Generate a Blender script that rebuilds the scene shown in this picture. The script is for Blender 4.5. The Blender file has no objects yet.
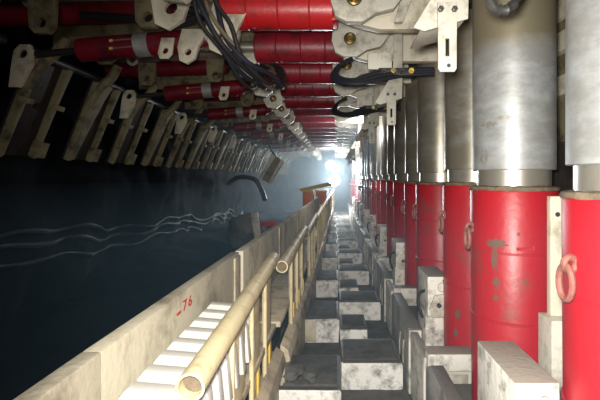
import bpy, bmesh, math, random
from mathutils import Vector, Matrix
random.seed(7)
C = bpy.context.scene.collection
E = 1.75            # eye height above the walkway
P = 1.75            # spacing of the roof supports along the face
PI = math.pi
ORD = ['first','second','third','fourth','fifth','sixth','seventh','eighth','ninth','tenth','eleventh','twelfth','thirteenth','fourteenth']

# ------------------------------------------------------------------ materials
def mat(name, base, rough=.5, metal=0., dirt=None, dirt_amt=.5, scale=6., top=None, bump=.0, bscale=40., spec=.5, stretch=None, rvar=.0):
    m = bpy.data.materials.new(name); m.use_nodes = True
    nt = m.node_tree; N = nt.nodes; L = nt.links
    b = N['Principled BSDF']
    b.inputs['Roughness'].default_value = rough
    b.inputs['Metallic'].default_value = metal
    b.inputs['Specular IOR Level'].default_value = spec
    tc = N.new('ShaderNodeTexCoord')
    oi = N.new('ShaderNodeObjectInfo')
    add = N.new('ShaderNodeVectorMath'); add.operation = 'MULTIPLY_ADD'
    L.new(oi.outputs['Random'], add.inputs[0]); add.inputs[1].default_value = (37, 21, 53)
    L.new(tc.outputs['Object'], add.inputs[2])
    vec = add.outputs[0]
    if stretch:
        mp = N.new('ShaderNodeMapping'); mp.inputs['Scale'].default_value = stretch
        L.new(vec, mp.inputs['Vector']); vec = mp.outputs[0]
    col = None
    rgb = N.new('ShaderNodeRGB'); rgb.outputs[0].default_value = (*base, 1); col = rgb.outputs[0]
    n1 = N.new('ShaderNodeTexNoise'); n1.inputs['Scale'].default_value = scale; n1.inputs['Detail'].default_value = 8; n1.inputs['Roughness'].default_value = .68
    L.new(vec, n1.inputs['Vector'])
    if dirt:
        rp = N.new('ShaderNodeValToRGB'); rp.color_ramp.elements[0].position = .62 - .3*dirt_amt; rp.color_ramp.elements[1].position = .82 - .25*dirt_amt
        L.new(n1.outputs['Fac'], rp.inputs[0])
        mx = N.new('ShaderNodeMixRGB'); mx.inputs[2].default_value = (*dirt, 1)
        L.new(rp.outputs[0], mx.inputs[0]); L.new(col, mx.inputs[1]); col = mx.outputs[0]
    if top:      # coal dust lying on faces that look up
        ge = N.new('ShaderNodeNewGeometry'); sp = N.new('ShaderNodeSeparateXYZ'); L.new(ge.outputs['True Normal'], sp.inputs[0])
        n2 = N.new('ShaderNodeTexNoise'); n2.inputs['Scale'].default_value = 9; n2.inputs['Detail'].default_value = 6
        L.new(tc.outputs['Object'], n2.inputs['Vector'])
        ma = N.new('ShaderNodeMath'); ma.operation = 'MULTIPLY_ADD'; ma.inputs[1].default_value = .9; L.new(n2.outputs['Fac'], ma.inputs[0]); L.new(sp.outputs['Z'], ma.inputs[2])
        r2 = N.new('ShaderNodeValToRGB'); r2.color_ramp.elements[0].position = .86; r2.color_ramp.elements[1].position = 1.0
        mh = N.new('ShaderNodeMath'); mh.operation = 'MULTIPLY'; mh.inputs[1].default_value = .8
        L.new(ma.outputs[0], mh.inputs[0]); L.new(mh.outputs[0], r2.inputs[0])
        mx = N.new('ShaderNodeMixRGB'); mx.inputs[2].default_value = (*top, 1)
        L.new(r2.outputs[0], mx.inputs[0]); L.new(col, mx.inputs[1]); col = mx.outputs[0]
    L.new(col, b.inputs['Base Color'])
    if rvar:
        mr = N.new('ShaderNodeMapRange'); mr.inputs['To Min'].default_value = max(.05, rough-rvar); mr.inputs['To Max'].default_value = min(1, rough+rvar)
        L.new(n1.outputs['Fac'], mr.inputs['Value']); L.new(mr.outputs[0], b.inputs['Roughness'])
    if bump:
        n3 = N.new('ShaderNodeTexNoise'); n3.inputs['Scale'].default_value = bscale; n3.inputs['Detail'].default_value = 6
        L.new(tc.outputs['Object'], n3.inputs['Vector'])
        bp = N.new('ShaderNodeBump'); bp.inputs['Strength'].default_value = bump; bp.inputs['Distance'].default_value = .02
        L.new(n3.outputs['Fac'], bp.inputs['Height']); L.new(bp.outputs[0], b.inputs['Normal'])
    return m

DUST = (.085, .078, .068)
M = {}
M['white'] = mat('white_paint', (.58,.555,.475), .5, 0, (.16,.13,.09), .42, 5, bump=.15)
M['strap'] = mat('dull_white_bracket_paint', (.36,.345,.29), .5, 0, (.16,.13,.09), .35, 14)
M['smudge'] = mat('dark_smudge', (.24,.23,.21), .5, .3, (.38,.37,.35), .6, 30)
M['worn'] = mat('worn_paint_patch', (.13,.075,.05), .7, 0, (.22,.03,.03), .5, 25)
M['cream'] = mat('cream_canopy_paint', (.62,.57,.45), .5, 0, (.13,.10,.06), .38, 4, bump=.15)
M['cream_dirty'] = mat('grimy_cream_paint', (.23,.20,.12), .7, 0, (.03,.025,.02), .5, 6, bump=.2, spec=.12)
M['white_dusty'] = mat('dusty_white_paint', (.70,.68,.62), .55, 0, (.10,.09,.075), .45, 9, top=(.27,.24,.20), bump=.2)
M['step'] = mat('walkway_block_paint', (.86,.85,.81), .6, 0, (.07,.065,.06), .50, 8, top=DUST, bump=.4)
M['grey_paint'] = mat('grey_side_paint', (.40,.39,.36), .6, 0, (.11,.10,.09), .5, 4, top=(.13,.12,.105), bump=.2)
M['yellow_cream'] = mat('yellowed_cream_paint', (.64,.55,.33), .5, 0, (.30,.21,.10), .40, 7, bump=.15)
M['plate'] = mat('dulled_cream_plate', (.58,.53,.40), .55, 0, (.22,.18,.12), .5, 3.5, bump=.2)
M['plate_low'] = mat('rusty_cream_plate', (.52,.45,.32), .6, 0, (.13,.10,.065), .5, 5, bump=.25)
M['bright_white'] = mat('clean_white_plastic', (.52,.51,.475), .5, 0, (.55,.48,.36), .2, 12)
M['red'] = mat('red_leg_paint', (.37,.010,.018), .42, 0, (.16,.055,.035), .16, 3.2, bump=.12, bscale=18)
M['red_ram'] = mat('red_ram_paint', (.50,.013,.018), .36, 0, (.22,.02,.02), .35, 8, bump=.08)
M['red_dimmed'] = mat('dimmed_red_ram_paint', (.27,.010,.024), .42, 0, (.07,.012,.014), .5, 7, bump=.1)  # weaker light on the deeper rams painted in as a darker red
M['red_dark'] = mat('grimy_red_paint', (.17,.006,.016), .42, 0, (.03,.006,.01), .5, 6, bump=.15)
M['steel'] = mat('scuffed_steel', (.27,.27,.26), .5, .35, (.40,.42,.43), .62, 3.5, bump=.03, stretch=(1,1,2.2), rvar=.12)
M['steel_warm'] = mat('oily_warm_steel', (.27,.245,.19), .38, .6, (.36,.35,.32), .5, 3.5, bump=.03, stretch=(1,1,2.2), rvar=.1)
M['chrome'] = mat('polished_steel', (.50,.47,.40), .34, .75, (.3,.27,.22), .3, 6)
M['rod_dark'] = mat('oiled_rod', (.11,.11,.12), .3, .8)
M['brass'] = mat('brass', (.42,.33,.14), .35, .9, (.15,.1,.04), .4, 20)
M['rust'] = mat('rusty_pink_iron', (.25,.09,.07), .65, .1, (.16,.06,.04), .5, 20, bump=.3)
M['grime_and_shade'] = mat('brown_grime_and_shade', (.16,.12,.08), .8, 0, (.06,.045,.03), .5, 12, bump=.4)  # dirt on collars and a hose; also paints the shade inside handrail pipes
M['hose'] = mat('black_rubber_hose', (.016,.016,.018), .6, spec=.3)
M['hose_blue'] = mat('blue_black_hose', (.014,.016,.028), .6, spec=.3)
M['dark_metal'] = mat('dark_metal', (.045,.042,.04), .5, .3, (.02,.02,.02), .5, 8)
M['black_plate'] = mat('blackened_plate', (.035,.030,.028), .5, .1, (.012,.011,.011), .5, 6, bump=.2)
M['coal'] = mat('coal', (.006,.0085,.0115), .9, 0, (.009,.012,.016), .3, 3, bump=.35, bscale=9, spec=.06)
M['coal_dust'] = mat('coal_dust_floor', (.10,.092,.08), .85, 0, (.04,.037,.033), .6, 7, bump=.7, bscale=22)
M['band'] = mat('pale_seam_rock', (.030,.032,.035), .6, 0, (.01,.011,.012), .5, 3, bump=.5, spec=.2)
M['rock'] = mat('grey_rock', (.10,.095,.085), .8, 0, (.04,.037,.033), .55, 5, bump=.7, bscale=14)
M['roof'] = mat('roof_rock', (.025,.023,.022), .85, 0, (.05,.045,.04), .4, 4, bump=.6)
M['orange'] = mat('orange_paint', (.75,.16,.02), .5, 0, (.35,.10,.03), .3, 8)
M['yellow'] = mat('yellow_paint', (.72,.50,.08), .5, 0, (.3,.2,.05), .3, 8)
M['redpaint'] = mat('red_marker', (.55,.03,.03), .6)
M['label_red'] = mat('red_rag', (.45,.02,.05), .7)
def stain(m):
    nt = m.node_tree; N = nt.nodes; L = nt.links; b = N['Principled BSDF']; src = b.inputs['Base Color'].links[0].from_socket
    tc = N.new('ShaderNodeTexCoord'); sp = N.new('ShaderNodeSeparateXYZ'); L.new(tc.outputs['Object'], sp.inputs[0])
    nz = N.new('ShaderNodeTexNoise'); nz.inputs['Scale'].default_value = 2.2; nz.inputs['Detail'].default_value = 5; L.new(tc.outputs['Object'], nz.inputs['Vector'])
    ad = N.new('ShaderNodeMath'); ad.operation = 'MULTIPLY_ADD'; ad.inputs[1].default_value = .45; L.new(nz.outputs['Fac'], ad.inputs[0]); L.new(sp.outputs['Z'], ad.inputs[2])
    mr = N.new('ShaderNodeMapRange'); mr.inputs['From Min'].default_value = 2.30; mr.inputs['From Max'].default_value = 2.42; L.new(ad.outputs[0], mr.inputs['Value'])
    mx = N.new('ShaderNodeMixRGB'); mx.inputs[2].default_value = (.20,.175,.115,1); L.new(mr.outputs[0], mx.inputs[0]); L.new(src, mx.inputs[1]); L.new(mx.outputs[0], b.inputs['Base Color'])
stain(M['steel'])
def emit(name, col, s):
    m = bpy.data.materials.new(name); m.use_nodes = True
    b = m.node_tree.nodes['Principled BSDF']; b.inputs['Base Color'].default_value = (*col,1)
    b.inputs['Emission Color'].default_value = (*col,1); b.inputs['Emission Strength'].default_value = s
    return m
M['lamp'] = emit('lit_lamp_glass', (.85,.95,1.), 60)

# ------------------------------------------------------------------ mesh builder
def V(*a): return Vector(a)
class MB:
    """collects shapes, given in (x, y, height above the eye); build() links ONE mesh object"""
    def __init__(s): s.bm = bmesh.new()
    def box(s, x0, x1, y0, y1, z0, z1, m=None):
        c = V((x0+x1)/2, (y0+y1)/2, (z0+z1)/2)
        r = bmesh.ops.create_cube(s.bm, size=1)['verts']
        for v in r:
            v.co = V(v.co.x*(x1-x0), v.co.y*(y1-y0), v.co.z*(z1-z0))
            if m: v.co = m @ v.co
            v.co += c
        return s
    def lathe(s, p0, axis, prof, seg=32):
        """prof: list of (distance along axis, radius)"""
        a = Vector(axis).normalized(); t = V(0,0,1) if abs(a.z) < .9 else V(1,0,0)
        u = a.cross(t).normalized(); w = a.cross(u); p0 = Vector(p0); rings = []
        for d, r in prof:
            if r < 1e-6: rings.append([s.bm.verts.new(p0 + a*d)])
            else: rings.append([s.bm.verts.new(p0 + a*d + (u*math.cos(2*PI*i/seg) + w*math.sin(2*PI*i/seg))*r) for i in range(seg)])
        for A, B in zip(rings, rings[1:]):
            for i in range(seg):
                j = (i+1) % seg
                if len(A) == 1 and len(B) == 1: continue
                if len(A) == 1: s.bm.faces.new((A[0], B[i], B[j]))
                elif len(B) == 1: s.bm.faces.new((A[i], B[0], A[j]))
                else: s.bm.faces.new((A[i], B[i], B[j], A[j]))
        return s
    def cyl(s, p0, p1, r, r1=None, seg=24, bev=.0):
        p0, p1 = Vector(p0), Vector(p1); d = (p1-p0).length; r1 = r if r1 is None else r1
        b = min(bev, d/3)
        pr = [(0,0),(0,r-b),(b,r),(d-b,r1),(d,r1-b),(d,0)] if b else [(0,0),(0,r),(d,r1),(d,0)]
        return s.lathe(p0, p1-p0, pr, seg)
    def pipe(s, p0, p1, r, w, seg=24):
        p0, p1 = Vector(p0), Vector(p1); d = (p1-p0).length
        return s.lathe(p0, p1-p0, [(0,r-w),(0,r),(d,r),(d,r-w),(0,r-w)], seg)
    def tube(s, pts, r, seg=10, smooth=4):
        P_ = [Vector(p) for p in pts]; out = []
        n = len(P_)
        for i in range(n-1):
            a, b, c, d = P_[max(i-1,0)], P_[i], P_[i+1], P_[min(i+2,n-1)]
            for k in range(smooth):
                t = k/smooth
                out.append(.5*((2*b) + (c-a)*t + (2*a-5*b+4*c-d)*t*t + (3*b-a-3*c+d)*t**3))
        out.append(P_[-1]); rings = []; pu = None
        for i, p in enumerate(out):
            tg = (out[min(i+1,len(out)-1)] - out[max(i-1,0)]).normalized()
            if pu is None:
                h = V(0,0,1) if abs(tg.z) < .9 else V(1,0,0); pu = tg.cross(h).normalized()
            pu = (pu - tg*pu.dot(tg)).normalized(); w = tg.cross(pu)
            rr = r(i/(len(out)-1)) if callable(r) else r
            rings.append([s.bm.verts.new(p + (pu*math.cos(2*PI*k/seg) + w*math.sin(2*PI*k/seg))*rr) for k in range(seg)])
        for A, B in zip(rings, rings[1:]):
            for i in range(seg):
                j = (i+1) % seg; s.bm.faces.new((A[i], A[j], B[j], B[i]))
        s.bm.faces.new(list(reversed(rings[0]))); s.bm.faces.new(rings[-1])
        return s
    def torus(s, c, n, R, r, seg=24, ts=10, sx=1., up=(0,0,1)):
        n = Vector(n).normalized(); u = Vector(up); u = (u - n*u.dot(n)).normalized(); w = n.cross(u); rings = []
        for i in range(seg):
            a = 2*PI*i/seg; rad = (u*math.cos(a)*sx + w*math.sin(a))
            cc = Vector(c) + rad*R; rd = rad.normalized()
            rings.append([s.bm.verts.new(cc + (rd*math.cos(2*PI*k/ts) + n*math.sin(2*PI*k/ts))*r) for k in range(ts)])
        for i in range(seg):
            A, B = rings[i], rings[(i+1) % seg]
            for k in range(ts): s.bm.faces.new((A[k], B[k], B[(k+1)%ts], A[(k+1)%ts]))
        return s
    def prism(s, poly, O, U, W, N, t):
        O, U, W, N = Vector(O), Vector(U), Vector(W), Vector(N)
        a = [s.bm.verts.new(O + U*x + W*y) for x, y in poly]; b = [s.bm.verts.new(v.co + N*t) for v in a]
        s.bm.faces.new(a); s.bm.faces.new(list(reversed(b))); n = len(a)
        for i in range(n): s.bm.faces.new((a[i], b[i], b[(i+1)%n], a[(i+1)%n]))
        return s
    def holed(s, outer, hole, hc, O, U, W, N, t):
        """plate with a hole; both outlines star-shaped about hc"""
        def hit(poly, ang):
            dx, dy = math.cos(ang), math.sin(ang); best = None
            for i in range(len(poly)):
                (x1,y1),(x2,y2) = poly[i], poly[(i+1)%len(poly)]
                x1-=hc[0]; x2-=hc[0]; y1-=hc[1]; y2-=hc[1]
                ex, ey = x2-x1, y2-y1; den = dx*ey - dy*ex
                if abs(den) < 1e-12: continue
                tt = (x1*ey - y1*ex)/den; q = (x1*dy - y1*dx)/den
                if tt > 0 and -1e-6 <= q <= 1+1e-6: best = tt if best is None else max(best, tt)
            return (hc[0]+dx*best, hc[1]+dy*best)
        angs = set(round(math.atan2(y-hc[1], x-hc[0]), 5) for x, y in list(outer)+list(hole))
        angs = sorted(angs | set(round(-PI + 2*PI*i/20 + .01, 5) for i in range(20)))
        O, U, W, N = Vector(O), Vector(U), Vector(W), Vector(N)
        f = lambda p, k: s.bm.verts.new(O + U*p[0] + W*p[1] + N*k)
        oo = [hit(outer, a) for a in angs]; hh = [hit(hole, a) for a in angs]
        o0 = [f(p,0) for p in oo]; o1 = [f(p,t) for p in oo]; h0 = [f(p,0) for p in hh]; h1 = [f(p,t) for p in hh]
        n = len(angs)
        for i in range(n):
            j = (i+1) % n
            s.bm.faces.new((o0[i], o0[j], h0[j], h0[i])); s.bm.faces.new((o1[j], o1[i], h1[i], h1[j]))
            s.bm.faces.new((o0[j], o0[i], o1[i], o1[j])); s.bm.faces.new((h0[i], h0[j], h1[j], h1[i]))
        return s
    def build(s, name, m, parent=None, bevel=0., rough=None):
        bm = s.bm
        bmesh.ops.remove_doubles(bm, verts=bm.verts, dist=1e-5)
        bmesh.ops.recalc_face_normals(bm, faces=bm.faces)
        if bevel:
            ed = [e for e in bm.edges if len(e.link_faces) == 2 and e.calc_face_angle(0) > .7]
            if ed: bmesh.ops.bevel(bm, geom=ed, offset=bevel, segments=2, affect='EDGES', profile=.6, clamp_overlap=True)
        if rough: rough(bm)
        off = parent['_o'] if parent is not None and '_o' in parent else None
        o3 = Vector(off) if off is not None else V(0,0,0)
        for v in bm.verts: v.co = v.co - o3 if parent is not None else v.co + V(0,0,E)
        me = bpy.data.meshes.new(name); bm.to_mesh(me); bm.free()
        for p in me.polygons: p.use_smooth = True
        me.set_sharp_from_angle(angle=.6)
        me.materials.append(M[m])
        o = bpy.data.objects.new(name, me); C.objects.link(o)
        if parent is not None:
            o.parent = parent
            o['_o'] = list(off) if off is not None else [0,0,0]
        return o

def circ(r, n=20, c=(0,0), a0=0., a1=2*PI):
    return [(c[0]+r*math.cos(a0+(a1-a0)*i/n), c[1]+r*math.sin(a0+(a1-a0)*i/n)) for i in range(n)]
def thing(name, label, cat, loc, group=None):
    o = bpy.data.objects.new(name, None); C.objects.link(o); o.empty_display_size = .1
    o.location = (loc[0], loc[1], loc[2]+E); o['_o'] = list(loc)
    o['label'] = label; o['category'] = cat
    if group: o['group'] = group
    return o
def tag(o, label, cat, group=None, kind=None):
    if label: o['label'] = label
    if cat: o['category'] = cat
    if group: o['group'] = group
    if kind: o['kind'] = kind
    return o
def dup(root, off, label, group=None, rot=0.):
    r = root.copy(); C.objects.link(r); r.location = root.location + Vector(off); r.rotation_euler.z += rot
    r['label'] = label
    if group: r['group'] = group
    for ch in list(root.children):
        c = ch.copy(); C.objects.link(c); c.parent = r
        for g in list(ch.children):
            d = g.copy(); C.objects.link(d); d.parent = c
    return r
def series(root, ks, labeller, group, jit=.008, drift=None, near=99, far_label=None, k0=None):
    """copies of a thing at whole support spacings; near ones get a label of their own, the crowd at the end shares one"""
    out = [root]
    root['group'] = group
    for n, k in enumerate(ks):
        dx = drift(k) if drift else 0
        lab = labeller(n+1) if n+1 < near else far_label
        g = group if n+1 < near else group + ', far end'
        out.append(dup(root, (dx + random.uniform(-jit,jit), k*P + random.uniform(-jit,jit), random.uniform(-jit,jit)), lab, g))
    return out
def lump(mb, c, r, n=2, amp=.3, sq=(1,1,1)):
    g = bmesh.ops.create_icosphere(mb.bm, subdivisions=n, radius=1)['verts']
    ph = [random.uniform(0,6) for _ in range(6)]
    for v in g:
        q = v.co
        k = 1 + amp*(math.sin(3*q.x+ph[0])*math.sin(2.6*q.y+ph[1]) + .5*math.sin(6*q.z+ph[2]+3*q.x) + random.uniform(-.25,.25))
        v.co = Vector(c) + V(q.x*sq[0], q.y*sq[1], q.z*sq[2])*r*k
    return mb

NK = 13
YEND = 25.5
# ------------------------------------------------------------------ setting
def grid(name, m, f, nu, nv, kind='structure'):
    bm = bmesh.new(); vs = [[bm.verts.new(f(i/nu, j/nv)) for j in range(nv+1)] for i in range(nu+1)]
    for i in range(nu):
        for j in range(nv): bm.faces.new((vs[i][j], vs[i+1][j], vs[i+1][j+1], vs[i][j+1]))
    me = bpy.data.meshes.new(name); bm.to_mesh(me); bm.free()
    for p in me.polygons: p.use_smooth = True
    me.materials.append(M[m]); o = bpy.data.objects.new(name, me); C.objects.link(o); o['kind'] = kind
    return o
from mathutils import noise as NZ
def fb(x, y, z, s): return NZ.fractal(V(x*s, y*s, z*s), 1., 2., 5)
def coal_x(y, z):
    base = -3.05 + .16*fb(0, y, z, .7) + .05*fb(3, y, z, 3)
    base -= .10*max(0, -z-.5)                       # undercut foot
    if y > 9: base += .012*(y-9)
    return base
grid('floor', 'coal_dust', lambda a, b: V(-4 + 7*a, -2.5 + 28.5*b, .015*fb(-4+7*a, -2.5+28.5*b, 0, 3)), 60, 240)
wl = grid('wall_left', 'coal', lambda a, b: V(coal_x(-2+28*a, -1.85+3.8*b), -2+28*a, E-1.85+3.8*b), 220, 36)
grid('ceiling', 'roof', lambda a, b: V(-3.6+6.4*a, -2.5+28.5*b, E+1.72+.05*fb(-3.6+6.4*a, 28*b, 2, 1.2)), 24, 80)
grid('wall_right', 'roof', lambda a, b: V(2.35+.08*fb(1, 28*a, 4*b, 1.5), -2.5+28.5*a, -.05+3.6*b), 80, 14)
grid('wall_back', 'roof', lambda a, b: V(-3.8+6.6*a, YEND+.1*fb(6*a, 1, 4*b, 1.5), -.05+3.6*b), 24, 14)
o = grid('coal_heap', 'coal', lambda a, b: V(-3.3+2.5*a, .2+17*b, E-1.2+.12*fb(-3.3+2.5*a, .2+17*b, 0, 1.5)-.25*a), 30, 160, 'stuff')
o['label'] = 'black broken coal lying between the coal face and the cream side plates'; o['category'] = 'coal'
# pale wavy seams standing out of the coal
for n, (zf, amp, r) in enumerate(((lambda y: -.50-.055*(y-3), .05, .026), (lambda y: -.63-.05*(y-3), .05, .03), (lambda y: -.80-.045*(y-3), .045, .022))):
    pts = []
    for i in range(70):
        y = 3. + i*.17; z = zf(y) + amp*math.sin(y*1.7+n*.4) + .03*math.sin(y*5.1+n) + (.07*math.sin(y*4.2) if y > 9 else 0)
        pts.append((coal_x(y, z)+.012, y, z))
    o = MB().tube(pts, lambda t: r*(.75+.5*math.sin(t*40)**2), 8, 3).build('trim_%d' % (n+1), 'band'); o['kind'] = 'structure'

# ------------------------------------------------------------------ hydraulic legs
LX = 1.05
def make_leg(y, label):
    t = thing('hydraulic_prop', label, 'hydraulic prop', (LX, y, -1.35), 'red and steel hydraulic legs along the walkway')
    p = (LX, y, -1.35)
    oc = MB().lathe(p, (0,0,1), [(0,0),(0,.235),(1.27,.243),(1.285,.236),(1.285,0)], 48).build('outer_cylinder', 'red', t)
    for z in (.55, .93):
        MB().lathe((LX,y,-1.35+z), (0,0,1), [(0,.239),(.003,.2445),(.012,.2445),(.015,.239)], 48).build('weld_seam', 'red', oc)
    MB().lathe((LX,y,-.07), (0,0,1), [(0,0),(0,.247),(.008,.25),(.02,.246),(.026,.205),(.026,0)], 48).build('collar', 'grime_and_shade', t, rough=lambda bm: [setattr(v,'co', v.co+V(0,0,random.uniform(-.003,.003))) for v in bm.verts])
    MB().cyl((LX,y,-.05), (LX,y,.10), .205, seg=48).build('piston_rod', 'chrome', t)
    MB().lathe((LX,y,.045), (0,0,1), [(0,.205),(0,.226),(.004,.23),(1.12,.23),(1.12,0)], 48).build('piston_sleeve', 'steel', t)
    MB().lathe((LX,y,1.15), (0,0,1), [(0,0),(0,.19),(.05,.25),(.22,.27),(.22,0)], 32).build('head_socket', 'dark_metal', t)
    # shackle
    a = math.radians(182); d = V(math.cos(a), math.sin(a), 0); q = V(LX,y,-.29)+d*.245
    sh = MB().torus(q+d*.012, d.cross(V(0,0,1)), .022, .012, 16, 8).build('lug', 'rust', t)
    MB().torus(q+d*.028+V(0,0,-.062), d, .037, .0115, 22, 8, 1.55).build('shackle', 'rust', sh)
    a = math.radians(262); d = V(math.cos(a), math.sin(a), 0); q = V(LX,y,-.375)+d*.243
    pl = MB(); w = V(-d.y, d.x, 0)
    pl.prism([(-.045,-.012),(.045,-.012),(.045,.018),(.03,.018),(.03,.003),(-.045,.003)], q-d*.004, w, V(0,0,1), d, .014).build('bracket', 'red', t)
    return t
legA = make_leg(2.55, 'hydraulic leg with patchy grey paint worn on its broad red cylinder, second along the walkway')
gl = 'red and steel hydraulic legs along the walkway'
leg0 = dup(legA, (.0, -1.065, 0), 'big red hydraulic leg cut off by the picture edge, with rusty shackle', gl, math.radians(3))
far_leg = 'slender distant hydraulic leg in the hazy crowd at the far end of the row'
cnt = 2
for k in range(0, NK):
    for j, dy in enumerate((0., .68)):
        if k == 0 and j == 0: continue
        cnt += 1
        lab = '%s hydraulic leg along the walkway, counted from the edge-cropped one, red below and steel above' % ORD[cnt-1] if cnt < 9 else far_leg
        lg = dup(legA, (random.uniform(-.012,.012), k*P+dy, random.uniform(-.02,.02)), lab, gl if cnt < 9 else gl + ', far end', random.uniform(-.12,.12))
        for c in lg.children:
            if c.name.startswith('piston_sleeve'): c.material_slots[0].link = 'OBJECT'; c.material_slots[0].material = M['steel_warm']
# worn patches, each a thin film on its cylinder
def patch(leg, name, m, deg, z, wd, h, r, n=22):
    """irregular film centred at angle deg and height z above the eye; wd in degrees, h in metres"""
    y = leg.location.y; bm = bmesh.new(); rim = []; ph = random.uniform(0,6)
    f = lambda a, k: V(r*math.cos(a), r*math.sin(a), k)
    c = bm.verts.new(f(math.radians(deg), z+1.35))
    rings = []
    for q in (.5, 1.):
        rings.append([bm.verts.new(f(math.radians(deg + wd*.5*q*math.cos(2*PI*i/n)*(1+.3*math.sin(3*i+ph)*q)), z+1.35 + h*.5*q*math.sin(2*PI*i/n)*(1+.35*math.sin(2.3*i+ph)*q))) for i in range(n)])
    for i in range(n):
        j = (i+1)%n; bm.faces.new((c, rings[0][i], rings[0][j])); bm.faces.new((rings[0][i], rings[1][i], rings[1][j], rings[0][j]))
    bmesh.ops.recalc_face_normals(bm, faces=bm.faces)
    me = bpy.data.meshes.new(name); bm.to_mesh(me); bm.free(); me.materials.append(M[m])
    o = bpy.data.objects.new(name, me); C.objects.link(o); o.parent = leg; o.rotation_euler.z = -leg.rotation_euler.z
for deg, z, wd, h in ((226,-.36,26,.05),(225,-.44,10,.12),(227,-.57,9,.05),(226,-.66,7,.03),(262,-.55,5,.02),(254,-.30,4,.02)):
    patch(legA, 'worn_patch', 'worn', deg, z, wd, h, .2455)
for deg, z, wd, h in ((214,.30,26,.03),(206,.12,15,.09),(236,.33,20,.025)):
    patch(legA, 'smudge', 'smudge', deg, z, wd, h, .2312)
patch(leg0, 'worn_patch', 'worn', 216, -.58, 12, .07, .2455)
leg2 = [o for o in bpy.data.objects if o.name == 'hydraulic_prop.002'][0]
patch(leg2, 'worn_patch', 'worn', 222, -.98, 11, .07, .2455); patch(leg2, 'worn_patch', 'worn', 218, -1.12, 9, .06, .2455)

# ------------------------------------------------------------------ canopies (white steel roof units)
def make_canopy():
    t = thing('shield_canopy', 'cream steel roof unit over the walkway start, with two big white clevises in view', 'roof support canopy', (0, 2.75, 1.3))
    MB().box(-2.75, 1.68, 2.72, 4.42, 1.42, 1.5).build('canopy_plate', 'cream', t, .01)
    for y in (3.12, 3.97):
        # stepped rib running to the legs side
        b = MB().prism([(.1,1.12),(.32,1.065),(1.0,1.065),(1.15,1.13),(1.55,1.13),(1.55,1.42),(.1,1.42)], V(0,y-.02,0), V(1,0,0), V(0,0,1), V(0,1,0), .10)
        r = b.build('rib', 'cream', t, .012)
        MB().prism([(.42,1.10),(.48,1.10),(.60,1.40),(.50,1.40)], V(0,y-.07,0), V(1,0,0), V(0,0,1), V(0,1,0), .05).build('gusset', 'white', r, .006)
        MB().torus(V(.74,y-.035,1.26), V(0,1,0), .035, .009, 18, 8, 1.9).build('lifting_loop', 'cream', r)
        cl = MB().holed([(-.16,-.02),(-.13,-.12),(-.05,-.16),(.06,-.16),(.15,-.10),(.27,-.07),(.34,.02),(.34,.15),(-.10,.17),(-.15,.10)], circ(.052), (0,0), V(.13,y-.19,1.22), V(1,0,0), V(0,0,1), V(0,1,0), .07).build('clevis', 'white', t, .01)
        MB().lathe(V(.13,y-.13,1.22), V(0,-1,0), [(0,0),(0,.05),(.07,.05),(.075,.04),(.068,.028),(.08,.02),(.08,0)], 24).build('pin', 'brass', cl)
        lc = MB().holed([(-.10,.14),(-.13,-.02),(-.08,-.11),(.03,-.13),(.11,-.07),(.13,.04),(.08,.16)], circ(.045), (0,0), V(-.82,y+.02,1.05), V(1,0,0), V(0,0,1), V(0,1,0), .06).build('clevis', 'white', t, .008)
        MB().lathe(V(-.82,y+.09,1.05), V(0,-1,0), [(0,0),(0,.044),(.085,.044),(.09,.034),(.08,.02),(.08,0)], 20).build('pin', 'brass', lc)
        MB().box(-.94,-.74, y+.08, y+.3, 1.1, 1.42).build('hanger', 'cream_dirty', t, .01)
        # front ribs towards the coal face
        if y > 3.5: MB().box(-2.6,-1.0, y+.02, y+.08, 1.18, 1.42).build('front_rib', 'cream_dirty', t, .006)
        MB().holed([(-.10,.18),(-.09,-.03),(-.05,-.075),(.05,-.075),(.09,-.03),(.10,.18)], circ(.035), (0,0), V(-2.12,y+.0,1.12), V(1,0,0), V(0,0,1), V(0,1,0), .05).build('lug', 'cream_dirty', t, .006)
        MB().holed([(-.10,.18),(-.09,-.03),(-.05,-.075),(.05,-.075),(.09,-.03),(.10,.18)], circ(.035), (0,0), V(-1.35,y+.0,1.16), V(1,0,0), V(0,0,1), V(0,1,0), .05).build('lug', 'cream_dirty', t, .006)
    return t
can = make_canopy()
gc = 'cream roof units along the tunnel'
for k in range(-1, NK-1):
    if k == 0: continue
    n = k+2
    dup(can, (0, k*P, random.uniform(-.01,.01)), ('cream steel roof unit overhead at the picture top, ahead of the one with big clevises' if k == -1 else '%s cream steel roof unit along the tunnel, counted inward from the picture top' % ORD[n-1]) if k < 4 else 'dim cream roof unit far down the tunnel above the bright lamps', gc if k < 4 else gc + ', far end')
can['group'] = gc

# ------------------------------------------------------------------ big red roof rams
def make_ram(y, label):
    t = thing('roof_ram', label, 'hydraulic ram', (-.4, y, 1.21), 'fat red rams across the roof')
    pr = [(0,0),(0,.12),(.012,.142)]
    for x in (.20, .42, .64): pr += [(x-.006,.142),(x,.136),(x+.006,.142)]
    pr += [(.80,.142),(.81,.13),(.81,0)]
    b = MB().lathe((-.82,y,1.21), (1,0,.0), pr, 40).build('barrel', 'red_ram', t)
    MB().box(-.05,.02, y-.1,y+.1, 1.1,1.3).build('end_eye', 'red_ram', b, .02)
    MB().cyl((-1.0,y,1.21), (-.81,y,1.21), .055).build('rod', 'chrome', t)
    MB().lathe((-.58,y,1.085), (0,0,-1), [(0,0),(0,.035),(.02,.03),(.02,0)], 16).build('port_boss', 'red_dark', b)
    return t
ram = make_ram(3.12, 'brightest fat red ram cut off at the picture top, banded with weld rings')
nr = 1
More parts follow.
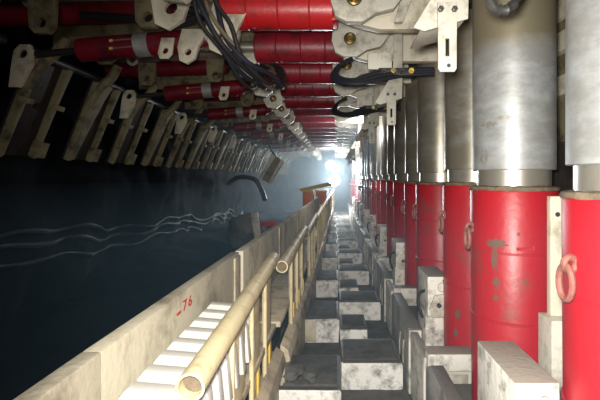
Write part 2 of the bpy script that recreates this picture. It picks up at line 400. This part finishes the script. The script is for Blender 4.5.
for k in range(0, NK-2):
    for j, dy in enumerate((0., .86)):
        if k == 0 and j == 0: continue
        nr += 1
        if nr > 15: break
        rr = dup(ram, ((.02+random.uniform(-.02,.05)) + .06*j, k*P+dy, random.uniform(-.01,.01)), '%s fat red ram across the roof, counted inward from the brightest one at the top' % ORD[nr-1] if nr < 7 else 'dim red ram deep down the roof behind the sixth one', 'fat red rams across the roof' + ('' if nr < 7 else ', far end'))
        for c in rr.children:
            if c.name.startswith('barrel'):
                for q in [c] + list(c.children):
                    q.material_slots[0].link = 'OBJECT'; q.material_slots[0].material = M['red_dimmed']  # dimness past the brightest ram comes from this darker colour
# ------------------------------------------------------------------ face sprags and their rams
def make_sprag():
    t = thing('face_sprag', 'x', 'face guard plate', (-2.45, 3.4, 1.0))
    # frame of axes: hangs from the hinge, leaning to the coal
    top = V(-2.40, 0, 1.02); bot = V(-2.72, 0, .19); d = (bot-top); Lh = d.length; d.normalize(); nrm = V(-d.z, 0, d.x)  # nrm towards the walkway
    if nrm.x < 0: nrm = -nrm
    U = V(0,1,0)
    def at(y, s, h): return top + V(0,y,0) + d*s + nrm*h
    for y in (3.45, 4.34):
        MB().prism([(0,0),(.42,0),(.42,Lh),(0,Lh)], at(y,0,-.03), U, d, nrm, .03).build('plate', 'black_plate', t, .004)
    MB().cyl(at(3.4,.02,.03), at(4.85,.02,.03), .035, seg=14).build('hinge_tube', 'dark_metal', t)
    # tapered flanges
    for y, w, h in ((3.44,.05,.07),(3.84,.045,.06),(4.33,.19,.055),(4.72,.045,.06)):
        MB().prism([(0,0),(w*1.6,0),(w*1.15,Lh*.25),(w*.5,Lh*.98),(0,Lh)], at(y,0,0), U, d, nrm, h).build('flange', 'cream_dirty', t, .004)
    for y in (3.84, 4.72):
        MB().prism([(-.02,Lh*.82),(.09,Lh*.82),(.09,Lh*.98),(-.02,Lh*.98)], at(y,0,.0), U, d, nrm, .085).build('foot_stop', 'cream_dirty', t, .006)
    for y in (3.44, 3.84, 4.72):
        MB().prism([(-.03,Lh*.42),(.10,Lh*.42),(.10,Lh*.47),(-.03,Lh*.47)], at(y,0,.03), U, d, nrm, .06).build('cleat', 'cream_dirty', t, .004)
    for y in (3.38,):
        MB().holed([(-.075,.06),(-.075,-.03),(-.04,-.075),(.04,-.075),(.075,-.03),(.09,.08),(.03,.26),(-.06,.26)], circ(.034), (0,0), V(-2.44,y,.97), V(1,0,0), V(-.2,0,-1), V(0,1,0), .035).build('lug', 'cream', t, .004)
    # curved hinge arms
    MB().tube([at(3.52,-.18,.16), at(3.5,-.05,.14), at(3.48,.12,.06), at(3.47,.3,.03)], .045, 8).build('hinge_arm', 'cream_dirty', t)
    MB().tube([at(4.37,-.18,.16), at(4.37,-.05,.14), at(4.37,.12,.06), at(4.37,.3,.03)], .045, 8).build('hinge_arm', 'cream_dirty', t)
    return t
sp = make_sprag()
gs = 'face guard plates hanging along the coal'
sp['label'] = 'dark face guard plate with pale ribs, the largest wholly in view beside the coal'
series(sp, range(1, 12), lambda n: '%s dark face guard plate hanging along the coal, pale ribbed, counted inward' % ORD[n+1], gs, near=5, far_label='small hazy guard plate in the crowd hanging above the wavy coal seams')
dup(sp, (0,-P,0), 'face guard plate cut by the picture edge, with a big holed lug', gs)
def make_sprag_ram():
    t = thing('sprag_ram', 'x', 'hydraulic ram', (-1.6, 3.4, 1.05), 'dark red guard rams under the roof')
    a = V(-2.44,3.42,.97); b = V(-.95,3.42,1.10); d = (b-a).normalized()
    MB().cyl(a+d*.03, a+d*.45, .028).build('rod', 'rod_dark', t)
    MB().torus(a, V(0,1,0), .045, .02, 18, 8).build('rod_eye', 'dark_metal', t)
    br = MB().lathe(a+d*.42, d, [(0,0),(0,.075),(.012,.09),(.92,.09),(.94,.075),(1.02,.05),(1.05,0)], 32).build('barrel', 'red_dark', t)
    MB().lathe(a+d*.88, d, [(0,.09),(0,.0935),(.11,.0935),(.11,.09)], 32).build('steel_band', 'steel', br)
    for z in (-.035, .025):
        q = a + d*.72 + V(0,-.088,z)
        MB().tube([q, q+d*.16], .005, 6).build('nipple_pipe', 'chrome', br)
        MB().lathe(q, d, [(-.012,0),(-.012,.012),(.012,.012),(.012,0)], 10).build('nipple', 'yellow', br)
    MB().holed([(-.05,.10),(-.055,-.02),(-.03,-.06),(.03,-.06),(.055,-.02),(.05,.10)], circ(.022), (0,0), a+d*1.15+V(0,-.12,-.10), V(1,0,0), V(.2,0,1), V(0,1,0), .02).build('holed_tab', 'cream', t, .003)
    return t
sr = make_sprag_ram(); sr['label'] = 'largest dark red guard ram with steel band and yellow nipples, dark rod'
series(sr, range(1, 8), lambda n: '%s dark red guard ram with steel band, counted inward from the largest' % ORD[n], 'dark red guard rams under the roof', near=4, far_label='tiny guard ram rod among the hanging plates far along the coal')
def make_ext_ram():
    t = thing('extension_ram', 'x', 'hydraulic ram', (-2.0, 3.7, 1.33))
    b = MB().lathe((-2.75,3.5,1.31), V(1,0,.03), [(0,0),(0,.06),(.02,.088),(1.45,.088),(1.46,.07),(1.46,0)], 28).build('barrel', 'red_dark', t)
    MB().torus((-2.4,3.40,1.41), V(0,1,0), .052, .02, 20, 8).build('lifting_eye', 'cream', t)
    MB().cyl((-1.3,3.5,1.352), (-.98,3.5,1.36), .03).build('rod', 'rod_dark', t)
    return t
er = make_ext_ram(); er['label'] = 'long plain dark red ram topped by a pale ring at the picture edge'
series(er, range(1, 7), lambda n: '%s long plain dark red ram with a pale ring, counted inward from the roof corner' % ORD[n], 'plain dark red rams under the roof', near=4, far_label='faint plain red ram in the dim roof above the small guard plates')

# ------------------------------------------------------------------ slotted hangers under the roof near the legs
def make_hanger():
    t = thing('hose_bracket', 'x', 'bracket', (.5, 1.72, .66), 'slotted white brackets by the legs')
    MB().prism([(.315,.605),(.36,.59),(.535,.64),(.54,.84),(.46,.84)], V(0,1.738,0), V(1,0,0), V(0,0,1), V(0,1,0), .014).build('gusset_plate', 'strap', t, .003)
    MB().prism([(.46,.83),(.54,.83),(.54,1.41),(.48,1.41)], V(0,1.742,0), V(1,0,0), V(0,0,1), V(0,1,0), .012).build('hanger_bar', 'strap', t, .003)
    MB().prism([(.35,.598),(.53,.645),(.53,.657),(.35,.61)], V(0,1.752,0), V(1,0,0), V(0,0,1), V(0,1,0), .26).build('tray', 'strap', t, .003)
    slot = [(-.008,-.035),(.008,-.035),(.008,.035),(-.008,.035)]
    MB().holed([(-.038,.18),(-.036,-.085),(-.028,-.097),(.028,-.097),(.036,-.085),(.038,.18)], slot, (0,0), V(.447,1.72,.52), V(1,0,0), V(0,0,1), V(0,1,0), .012).build('slotted_strap', 'strap', t, .002)
    for x in (.418, .472):
        MB().lathe((x,1.715,.668), V(0,-1,0), [(0,0),(0,.012),(.012,.012),(.014,.006),(.02,.006),(.02,0)], 6).build('bolt', 'dark_metal', t)
    MB().lathe((.452,1.7215,.447), V(0,-1,0), [(0,0),(0,.008),(.003,.008),(.003,0)], 12).build('bolt', 'dark_metal', t)
    return t
hg = make_hanger(); hg['label'] = 'largest slotted white strap bracket hanging in front of the steel legs'
gb = 'slotted white brackets by the legs'
series(hg, range(1, 8), lambda n: '%s slotted white strap bracket by the legs, counted inward from the largest' % ORD[n], gb, near=4, far_label='tiny slotted bracket far along the roof beside the legs')

# ------------------------------------------------------------------ valve blocks beside the legs
def make_valve():
    t = thing('valve_block', 'x', 'valve block', (.71, 1.7, -1.1))
    MB().box(.63,.79, 1.52,1.92, -1.02,-.72).build('body', 'white_dusty', t, .008)
    f = MB().holed([(-.07,-.03),(-.05,-.09),(.03,-.09),(.075,-.04),(.075,.06),(.03,.08),(-.03,.07)], circ(.018), (0,0), V(.71,1.495,-.93), V(1,0,0), V(0,0,1), V(0,1,0), .03).build('link_plate', 'white', t, .004)
    MB().lathe((.71,1.51,-.93), V(0,-1,0), [(0,0),(0,.016),(.03,.016),(.03,0)], 16).build('pin', 'dark_metal', f)
    MB().torus((.735,1.518,-.80), V(0,1,0), .026, .003, 18, 6, 1.3).build('rim_mark', 'grey_paint', t)
    MB().box(.63,.79,1.60,1.9,-1.32,-1.02).build('pedestal', 'white_dusty', t, .01)
    MB().tube([(.63,1.62,-.85),(.58,1.6,-.87),(.57,1.58,-.95),(.6,1.56,-1.04)], .012, 8).build('hose', 'hose', t)
    return t
vb = make_valve(); vb['label'] = 'large white valve block with dusty top at the foot of the second leg'
gv = 'white valve blocks at the leg feet'
series(vb, range(1, 10), lambda n: '%s white valve block at the leg feet, counted inward from the large dusty one' % ORD[n], gv, near=5, far_label='tiny pale valve block in the hazy row at the far leg feet', drift=lambda k: .075)
for o in bpy.data.objects:
    if o.name.startswith('valve_block.'): o.location.z -= .035

# ------------------------------------------------------------------ base pontoons
def make_base():
    t = thing('support_base', 'x', 'roof support base', (.8, 3.6, -1.75))
    s = MB().prism([(3.50,-1.75),(4.62,-1.75),(4.62,-1.25),(4.5,-1.19),(3.62,-1.19),(3.50,-1.24)], V(.60,0,0), V(0,1,0), V(0,0,1), V(1,0,0), .09).build('side_plate', 'grey_paint', t, .01)
    MB().box(.585,.69,3.44,3.50,-1.72,-1.21).build('nose_strip', 'white_dusty', s, .012)
    for y in (3.75, 3.95):
        MB().tube([(.597,y,-1.40),(.592,y+.02,-1.5),(.597,y+.04,-1.62)], .006, 6).build('weld_bead', 'white', s)
    MB().box(.69,1.45, 3.06,4.62, -1.75,-1.36).build('pontoon', 'grey_paint', t, .012)
    MB().box(.62,1.02, 2.90,3.06, -1.30,-1.18).build('cross_bar', 'white_dusty', t, .02)
    w = [(-.09,-.07),(.09,-.07),(.09,.07),(-.09,.07)]
    MB().holed([(-.2,-.14),(.2,-.14),(.2,.13),(-.2,.13)], w, (0,0), V(.83,2.99,-1.43), V(1,0,0), V(0,0,1), V(0,1,0), .03).build('window_plate', 'white', t, .006)
    MB().box(.76,.92,3.03,3.05,-1.5,-1.36).build('inner_plate', 'white', t)
    MB().box(.60,.66, 2.94,3.5, -1.72,-1.22).build('end_strut', 'white_dusty', t, .012)
    return t
bs = make_base(); bs['label'] = 'support base with white framed window plate and grey side plate, below the third leg'
gbs = 'support bases along the walkway'
dup(bs, (0,-P,0), 'dark support base at the bottom edge under the dusty valve block', gbs)
series(bs, range(1, 10), lambda n: '%s grey support base with white nose strip, counted inward along the walkway' % ORD[n], gbs, near=5, far_label='tiny support base in the hazy row beside the far walkway')
# tall cream post and box between the first two legs
t = thing('guard_post', 'slim cream post on a white box, wedged between the two largest red legs', 'post', (1.1, 2.16, -1.3))
MB().box(1.065,1.135,2.14,2.18,-.70,-.09).build('post', 'cream', t, .006)
MB().box(1.03,1.16,2.06,2.2,-1.35,-.68).build('box', 'white', t, .008)
MB().lathe((1.1,2.145,-.18), V(0,-1,0), [(0,0),(0,.012),(.008,.012),(.008,0)], 12).build('bolt', 'dark_metal', t)

# ------------------------------------------------------------------ rear plates behind the legs
def make_rear():
    t = thing('rear_shield', 'x', 'rear shield plate', (1.9, 3, -1.7))
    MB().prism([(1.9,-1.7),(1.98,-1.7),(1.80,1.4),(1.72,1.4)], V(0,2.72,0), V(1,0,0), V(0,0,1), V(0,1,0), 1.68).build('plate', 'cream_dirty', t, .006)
    for y in (2.85, 3.55, 4.15):
        MB().prism([(1.70,.2),(1.84,.2),(1.76,1.38),(1.70,1.38)], V(0,y,0), V(1,0,0), V(0,0,1), V(0,1,0), .07).build('rib', 'cream', t, .006)
    for z in (.95, .62, 1.2):
        MB().box(1.69,1.86,2.9,4.2,z,z+.15).build('ledge', 'cream', t, .01)
    MB().box(1.55,1.85,2.8,4.3,-.1,.25).build('link', 'black_plate', t, .02)
    return t
rs = make_rear(); rs['label'] = 'grimy rear shield plate glimpsed in the gap between the two largest steel pistons'
for k in range(1, 6): dup(rs, (0, k*P, 0), 'grimy rear shield plate in dark gaps behind the inner steel pistons', 'rear shield plates behind the inner legs')

# ------------------------------------------------------------------ walkway blocks
def make_block(x0, x1, y, z1, dep, label):
    t = thing('walkway_block', label, 'walkway block', ((x0+x1)/2, y, -1.75))
    def rg(bm):
        for v in bm.verts: v.co += V(random.uniform(-.006,.006), random.uniform(-.006,.006), random.uniform(-.006,.006))
    MB().box(x0,x1,y,y+dep,-1.76,z1).build('block', 'step', t, .018, rough=rg)
    MB().box(x0+.03,x1-.03,y+.06,y+dep-.05,z1-.02,z1+.012).build('coal_dust', 'coal_dust', t, .008, rough=lambda bm: [setattr(v,'co',v.co+V(0,0,random.uniform(-.006,.004))) for v in bm.verts])
    return t
gw = 'steel blocks paving the walkway'
far_w = 'thin distant walkway block in the glare below the bright lamps'
b1 = make_block(.05,.56, 3.58, -1.53, .55, 'wide walkway block with scraped white face, broadest of all, beside the grey side plate')
series(b1, range(1,10), lambda n: '%s wide scraped white walkway block along the legs side, counted inward' % ORD[n], gw, near=5, far_label=far_w)
b2 = make_block(.05,.34, 4.52, -1.58, .5, 'short-faced walkway block just behind the broadest scraped one')
series(b2, range(1,9), lambda n: '%s short-faced walkway block between wide ones on the legs side, counted inward' % ORD[n], gw, near=4, far_label=far_w)
b3 = make_block(-.42,.045, 4.6, -1.50, .72, 'tan-ended white walkway block by the conveyor, largest face wholly in view')
series(b3, range(1,9), lambda n: '%s white walkway block by the conveyor side, counted inward from the tan-ended one' % ORD[n], gw, near=4, far_label=far_w)
MB_b = MB().box(-.42,-.2, 4.592,4.60, -1.74,-1.515).build('tan_end', 'plate', b3, .003)
make_block(-.40,.045, 2.98, -1.46, .6, 'dusty walkway block at the picture bottom, rubble lying on it')['group'] = gw
t = thing('rubble_lump', 'coal lump, the bigger of two on the bottom walkway block', 'coal lump', (-.30,3.1,-1.44))
lump(MB(), (-.30,3.12,-1.40), .075, 2, .3, (1.1,1,.7)).build('lump', 'rock', t)
t = thing('rubble_lump', 'small coal lump beside a bigger lump on the bottom walkway block', 'coal lump', (-.18,3.05,-1.44))
lump(MB(), (-.185,3.1,-1.42), .05, 2, .3, (1.2,1,.7)).build('lump', 'rock', t)

# ------------------------------------------------------------------ conveyor side: spill plates, handrails
DR = [0,.055,.10,.14,.175,.21,.24,.265,.29,.31,.33,.35,.37,.39]
def drift(k): return DR[k] if k >= 0 else 0.
def make_spill():
    t = thing('spill_plate', 'x', 'conveyor side plate', (-.7, 1.3, -1.75))
    MB().box(-.76,-.70,1.298,3.052,-1.75,-.52).build('plate', 'plate', t, .008)
    MB().box(-.70,-.685,2.88,3.03,-1.0,-.535).build('joint_strap', 'plate_low', t, .008)
    MB().box(-.70,-.44,1.31,3.04,-1.06,-1.02).build('trough_floor', 'plate_low', t, .004)
    MB().prism([(-.44,-1.18),(-.385,-1.22),(-.37,-1.30),(-.40,-1.31),(-.415,-1.25),(-.44,-1.23)], V(0,1.31,0), V(1,0,0), V(0,0,1), V(0,1,0), 1.73).build('ledge', 'plate_low', t, .004)
    MB().prism([(-.46,-1.75),(-.41,-1.75),(-.41,-1.25),(-.46,-1.25)], V(0,1.31,0), V(1,0,0), V(0,0,1), V(0,1,0), 1.73).build('skirt', 'plate_low', t, .006)
    return t
def make_rail():
    t = thing('handrail', 'x', 'handrail', (-.43, 1.3, -1.2))
    MB().pipe((-.425,1.27,-.615), (-.43,3.02,-.56), .043, .008, 28).build('pipe', 'yellow_cream', t)
    MB().cyl((-.4252,1.31,-.6135), (-.43,3.0,-.5605), .0348, seg=28).build('bore_shade', 'grime_and_shade', t)  # dark plug added to stand for the shade inside the open pipe
    for y in (1.78, 2.2, 2.62):
        MB().cyl((-.425,y,-1.24), (-.425,y,-.62), .013, seg=14).build('post', 'yellow_cream', t)
    for y0, y1 in ((1.86,2.10),(2.28,2.50),(2.70,2.94)):
        MB().box(-.455,-.435,y0,y1,-1.22,-.68).build('panel', 'yellow_cream', t, .004)
    MB().box(-.45,-.40,1.35,3.0,-1.25,-1.2).build('foot_bar', 'plate_low', t, .004)
    for y in (1.95, 2.38, 2.8):
        MB().prism([(0,0),(.09,0),(.05,.14),(0,.14)], V(-.432,y,-1.2), V(0,1,0), V(0,0,1), V(1,0,0), .012).build('gusset', 'yellow', t, .003)
    return t
spl = make_spill(); spl['label'] = 'cream conveyor side plate with red number 76 painted on it'
ind = {1:'second',2:'third',3:'fourth',4:'fifth'}
gsp = 'cream side plates along the conveyor'; spl['group'] = gsp
for k in range(-1, NK):
    if k == 0: continue
    sd = dup(spl, (drift(k), k*P, 0 if k < 0 else random.uniform(-.012,.012)), 'bare cream conveyor side plate at the bottom corner, before the one numbered 76' if k < 0 else ('%s cream conveyor side plate inward from the one numbered 76' % ORD[k-1] if k < 4 else 'hazy cream side plate far along the conveyor by the orange boxes'), gsp if k < 4 else gsp+', far end', 0 if k < 0 else -(DR[k+1]-DR[k])/P)
    for c in list(sd.children):
        if c.name.startswith(('painted_number','paint_dash')) or (k < 0 and c.name.startswith('joint_strap')): bpy.data.objects.remove(c)
spl.rotation_euler.z = -.015
rl = make_rail(); rl['label'] = 'thickest cream handrail pipe with an open end at the picture bottom, over white chain links'
grl = 'cream handrails along the walkway'; rl['group'] = grl
for k in range(1, NK):
    dup(rl, (drift(k), k*P, random.uniform(-.012,.012)), '%s cream handrail length with posts and panels, counted inward from the thick open-ended one' % ORD[k] if k < 5 else 'thin distant cream handrail length leading to the bright lamps', grl if k < 5 else grl + ', far end', -.025 if k < 5 else -.012)
# number 76 in red paint, on its plate
cv = bpy.data.curves.new('number', 'FONT'); cv.body = '76'; cv.size = .066; cv.extrude = .0006; cv.space_character = 1.3; cv.offset = .0012
no = bpy.data.objects.new('painted_number', cv); C.objects.link(no)
no.scale = (1.6,1,1)
no.rotation_euler = (PI/2, 0, PI/2)
cv.materials.append(M['redpaint']); no.parent = spl; no.location = V(-.6985,1.96,-.605) - Vector(spl['_o']); no['label'] = 'red painted number 76'
bpy.context.view_layer.update()
me = bpy.data.meshes.new_from_object(no.evaluated_get(bpy.context.evaluated_depsgraph_get())); nm = bpy.data.objects.new('number', me); C.objects.link(nm)
nm.parent = spl; nm.location = no.location; nm.rotation_euler = no.rotation_euler; nm.scale = no.scale; nm['label'] = 'red painted number 76'; bpy.data.objects.remove(no); nm.name = 'painted_number'
MB().box(-.7,-.6985,1.89,1.94,-.605,-.592).build('paint_dash', 'redpaint', spl)
# white chain of cable links in the trough
ch = thing('cable_chain', 'stack of overlapping bright white cable chain links lying between side plate and handrail', 'cable chain', (-.57,1.9,-1.02))
for i in range(11):
    y = .95 + .128*i
    m = MB().prism([(-.115,0),(-.09,.03),(.09,.015),(.125,-.05),(.14,-.22),(.11,-.22),(.10,-.10),(.07,-.06),(-.07,-.045),(-.09,-.06),(-.095,-.34),(-.115,-.34)], V(-.555,y,-.68), V(1,0,0), V(0,0,1), V(0,1,0), .056)
    l = m.build('link', 'bright_white', ch, .006)
    MB().box(-.63,-.47,y+.05,y+.14,-.82,-.76).build('link_bridge', 'plate', l, .006)

# ------------------------------------------------------------------ hoses
gh = 'black hoses drooping from the roof'
for i in range(6):
    rr = lambda a: random.uniform(-a, a)
    x = -.84 + .03*i + rr(.02); e = .012*i
    pts = [(x-.05, 2.45+.03*i, 1.28), (x+rr(.03), 2.5+.03*i, 1.06), (x+.06+rr(.03), 2.56+.02*i, .90+rr(.04)), (x+.15+rr(.02), 2.7, .75+rr(.04)), (x+.22+e, 2.9, .66+rr(.03)), (x+.26+e, 3.15, .70+rr(.05)), (x+.22+e, 3.45, .86), (x+.15, 3.75, .98)]
    o = MB().tube(pts, .0125+.002*(i%3), 10).build('hydraulic_hose', ('hose','hose_blue','hose','grime_and_shade','hose','hose_blue')[i])
    tag(o, 'dark hydraulic hose in the drooping bundle below the brightest red ram', 'hose', gh)
def hose_loop(y, n, lab, g):
    for i in range(3):
        e = .035*i
        pts = [(.78,y,.86-e*.5), (.55,y-.02,.85-e*.6), (.35,y-.04-.02*i,.83-e), (.15,y-.06-.03*i,.76-e*.6), (.02-.02*i,y-.02,.80-e*.3), (.03,y+.05,.90), (.14,y+.1,.97)]
        o = MB().tube(pts, .017, 8).build('hydraulic_hose', 'hose_blue' if i % 2 == 0 else 'hose'); tag(o, lab, 'hose', g)
    t = thing('hose_coupling', lab.replace('looping blue-black hose','dark hose coupling with fittings'), 'coupling', (.5,y,.85))
    MB().box(.34,.62,y-.05,y+.05,.80,.86).build('manifold', 'dark_metal', t, .008)
    for i in range(4):
        MB().lathe((.38+.07*i,y-.05,.83), V(0,-1,0), [(0,0),(0,.022),(.03,.022),(.03,.014),(.06,.014),(.06,0)], 6).build('fitting', ('dark_metal','brass','dark_metal','yellow')[i], t)
    MB().box(.26,.45,y+.0,y+.04,.86,.99).build('bracket', 'white', t, .006)
hose_loop(3.42, 0, 'looping blue-black hose under the second white clevis', 'hose loop under the second clevis')
hose_loop(5.17, 1, 'looping blue-black hose under the roof by the third strap bracket', 'hose loop by the third strap bracket')
o = MB().tube([(.53,1.55,.74),(.555,1.54,.615),(.59,1.52,.588),(.63,1.54,.61),(.69,1.6,.70)], lambda t: .018+.004*math.sin(t*60), 10).build('hydraulic_hose', 'dark_metal')
tag(o, 'ribbed black hose end hanging in front of the second steel piston top', 'hose')
o = MB().tube([(-1.9,3.25,1.22),(-1.5,3.2,1.18),(-1.2,3.15,1.12),(-.95,3.1,1.16)], .03, 10).build('hydraulic_hose', 'hose')
tag(o, 'thick black hose crossing between the two largest dark red rams', 'hose')
# pale plates hanging amid the hoses
gp = 'pale holed plates among the hoses'
for n, (x, y, z, s, lab) in enumerate(((-1.08,2.85,1.12,1.3,'big pale hook plate with a hole beside the drooping hoses'),(-.78,3.0,.98,1.1,'curved pale plate behind the drooping hose bundle'),(-1.12,3.3,.96,.8,'tilted pale tab with an oval hole above the second guard ram'))):
    o = MB().holed([(-.09,.22),(-.11,.05),(-.07,-.08),(.0,-.11),(.07,-.06),(.09,.06),(.16,.22)], circ(.032), (0,0), V(x,y,z), V(s,0,0), V(.15*s,0,s), V(0,1,0), .035).build('holed_plate', 'cream', None, .004)
    tag(o, lab, 'bracket plate', gp)

# ------------------------------------------------------------------ far things
t = thing('orange_cover', 'x', 'equipment cover', (-.55, 11.2, -.6)); t['label'] = 'orange equipment box on the conveyor edge, taller of the two by the lamps'
MB().box(-.82,-.55,11.0,11.5,-.75,-.32).build('box', 'orange', t, .02)
MB().box(-.83,-.54,10.98,11.02,-.36,-.31).build('lid_edge', 'yellow', t, .005)
t = thing('orange_cover', 'low orange equipment box on the conveyor edge behind the taller one', 'equipment cover', (-.3, 12.6, -.6))
MB().box(-.55,-.25,12.4,13.0,-.75,-.36).build('box', 'orange', t, .02)
MB().box(-.56,-.24,12.38,12.42,-.4,-.35).build('lid_edge', 'yellow', t, .005)
o = MB().prism([(-1.0,-.30),(-.2,-.12),(-.05,-.16),(-.1,-.22),(-.95,-.38)], V(0,12.0,0), V(1,0,0), V(0,0,1), V(0,1,0), .12).build('yellow_plank', 'yellow', None, .01)
tag(o, 'yellow plank slanting across the orange boxes', 'plank')
o = lump(MB(), (-1.75,8.4,-1.02), .40, 3, .2, (.8,1,.9)).build('coal_boulder', 'rock'); tag(o, 'grey brown boulder leaning on the coal behind the side plates', 'boulder')
t = thing('pale_board', 'pale tilted board standing beside the boulder at the coal', 'board', (-1.3, 8.0, -.8))
MB().prism([(-.06,-.35),(.06,-.35),(-.03,.32),(-.16,.3)], V(-1.38,7.9,-.95), V(1,0,0), V(0,0,1), V(0,1,0), .04).build('board', 'white', t, .004)
o = lump(MB(), (-1.24,8.1,-.86), .10, 2, .35, (1.3,1,.7)).build('red_rag', 'label_red'); tag(o, 'crumpled red rag lying beside the pale tilted board', 'rag')
o = MB().tube([(-2.75,11.2,-.15),(-2.5,11,.0),(-2.25,10.9,.02),(-2.0,10.9,-.05),(-1.85,10.9,-.3),(-1.75,10.8,-.55)], .06, 10).build('arched_hose', 'dark_metal'); tag(o, 'thick grey hose arching over the boulder at the coal', 'hose')

for n, (x, y, z, tl, lab) in enumerate(((-1.62,11.0,.22,.5,'loose pale guard plate tilted beneath the hazy hanging plates, over the arched hose'),)):
    t = thing('loose_guard_plate', lab, 'guard plate', (x,y,z))
    c_, s_ = math.cos(tl), math.sin(tl)
    u = V(c_,0,-s_); w = V(s_,0,c_)
    MB().prism([(-.16,-.34),(.16,-.34),(.2,.32),(-.12,.36)], V(x,y,z), u, w, V(0,1,0), .03).build('plate', 'cream_dirty', t, .005)
    for q in (-.14,.10): MB().prism([(q,-.34),(q+.05,-.34),(q+.08,.33),(q,.33)], V(x,y-.05,z), u, w, V(0,1,0), .05).build('flange', 'cream', t, .004)
    MB().tube([V(x,y+.02,z)+w*.3, V(x-.1,y+.05,z+.7), V(x-.1,y+.05,1.42)], .02, 8).build('hanger', 'dark_metal', t)
def lamp(x, y, z, r, lab):
    t = thing('work_lamp', lab, 'lamp', (x, y, z))
    h = MB().lathe((x,y+.18,z), V(0,-1,0), [(0,0),(0,r*.5),(.06,r*.8),(.14,r*1.1),(.18,r*1.1),(.18,r),(.15,r*.95)], 28).build('housing', 'dark_metal', t)
    MB().lathe((x,y+.02,z), V(0,-1,0), [(0,0),(0,r*.97),(.02,r*.9),(.04,r*.5),(.045,0)], 28).build('lens', 'lamp', t)
    MB().cyl((x,y+.1,z+r), (x,y+.1,1.3), .012, seg=8).build('hanger', 'dark_metal', t)
    return t
lamp(-.16,17.0,.50,.19,'upper glaring work lamp hanging at the tunnel end')
lamp(-.03,17.3,-.12,.21,'lower glaring work lamp at the tunnel end, under the other')

# ------------------------------------------------------------------ haze
bm = bmesh.new(); bmesh.ops.create_cube(bm, size=1)
me = bpy.data.meshes.new('dust_haze'); bm.to_mesh(me); bm.free()
hz = bpy.data.objects.new('dust_haze', me); C.objects.link(hz); hz.scale = (4.9, 18.5, 3.3); hz.location = (-.4, 16.0, 1.72)
hm = bpy.data.materials.new('dust_haze'); hm.use_nodes = True; nt = hm.node_tree; nt.nodes.clear()
ou = nt.nodes.new('ShaderNodeOutputMaterial'); vs = nt.nodes.new('ShaderNodeVolumeScatter')
vs.inputs['Color'].default_value = (.75,.9,1,1); vs.inputs['Density'].default_value = .034; vs.inputs['Anisotropy'].default_value = .3
nt.links.new(vs.outputs[0], ou.inputs['Volume']); me.materials.append(hm); hz2 = hz.copy(); hz2.data = me.copy(); C.objects.link(hz2); hz2.scale = (4.9, 6.4, 1.66); hz2.location = (-.4, 3.54, .87)
hm2 = hm.copy(); hm2.node_tree.nodes['Volume Scatter'].inputs['Color'].default_value = (.42,.74,1,1); hz2.data.materials[0] = hm2; hm2.node_tree.nodes['Volume Scatter'].inputs['Density'].default_value = .010
hz2['kind'] = 'stuff'; hz2['label'] = 'thin bluish haze in the air around the nearest legs'; hz2['category'] = 'haze'
hz['kind'] = 'stuff'; hz['label'] = 'denser bluish dust haze around the glaring lamps'; hz['category'] = 'haze'

# ------------------------------------------------------------------ light
def light(kind, name, loc, energy, col=(1,1,1), **kw):
    l = bpy.data.lights.new(name, kind); l.energy = energy; l.color = col
    for k, v in kw.items(): setattr(l, k, v)
    o = bpy.data.objects.new(name, l); C.objects.link(o); o.location = loc
    return o
def aim(o, p): o.rotation_euler = (Vector(p)-o.location).to_track_quat('-Z','Y').to_euler()
cap = light('SPOT', 'cap_lamp', (-.03,.03,E+.07), 500, (1,.96,.89), spot_size=math.radians(132), spot_blend=1., shadow_soft_size=.05)
aim(cap, (.85, 2.4, E-.65))
light('POINT', 'fill_behind', (.3,-1.2,E+.65), 85, (1,.95,.85), shadow_soft_size=.12)  # added fill behind the camera, no fixture; lifts the skirt and side faces
s1 = light('SPOT', 'work_beam', (-.16,16.9,E+.5), 300, (.8,.92,1), spot_size=math.radians(150), spot_blend=.6, shadow_soft_size=.12); aim(s1, (0,0,E))
s2 = light('POINT', 'work_glow', (-.03,17.15,E-.12), 520, (.8,.92,1), shadow_soft_size=.15)
light('POINT', 'mid_fill', (.45,8.2,E+.85), 40, (.95,.97,1), shadow_soft_size=.1)  # added fill without a fixture, brightens the mid floor and far objects
light('POINT', 'end_glow', (.2,20.5,E+.5), 260, (.85,.95,1), shadow_soft_size=.2)

w = bpy.data.worlds.new('World'); bpy.context.scene.world = w; w.use_nodes = True
w.node_tree.nodes['Background'].inputs[0].default_value = (.0,.0,.0,1); w.node_tree.nodes['Background'].inputs[1].default_value = 0

# ------------------------------------------------------------------ camera
cd = bpy.data.cameras.new('Camera'); cam = bpy.data.objects.new('Camera', cd); C.objects.link(cam)
cam.location = (0,0,E); cam.rotation_euler = (PI/2,0,0)
cd.sensor_width = 36; cd.lens = 433*36/600; cd.shift_x = -35/600; cd.shift_y = -22/600; cd.clip_start = .02
sc = bpy.context.scene; sc.camera = cam
for o in list(bpy.data.objects):
    if '_o' in o: del o['_o']
sc.view_settings.view_transform = 'Standard'; sc.view_settings.look = 'None'; sc.view_settings.gamma = 1; sc.view_settings.use_curve_mapping = False
sc.view_settings.exposure = 0.
try: sc.cycles.use_denoising = True
except Exception: pass
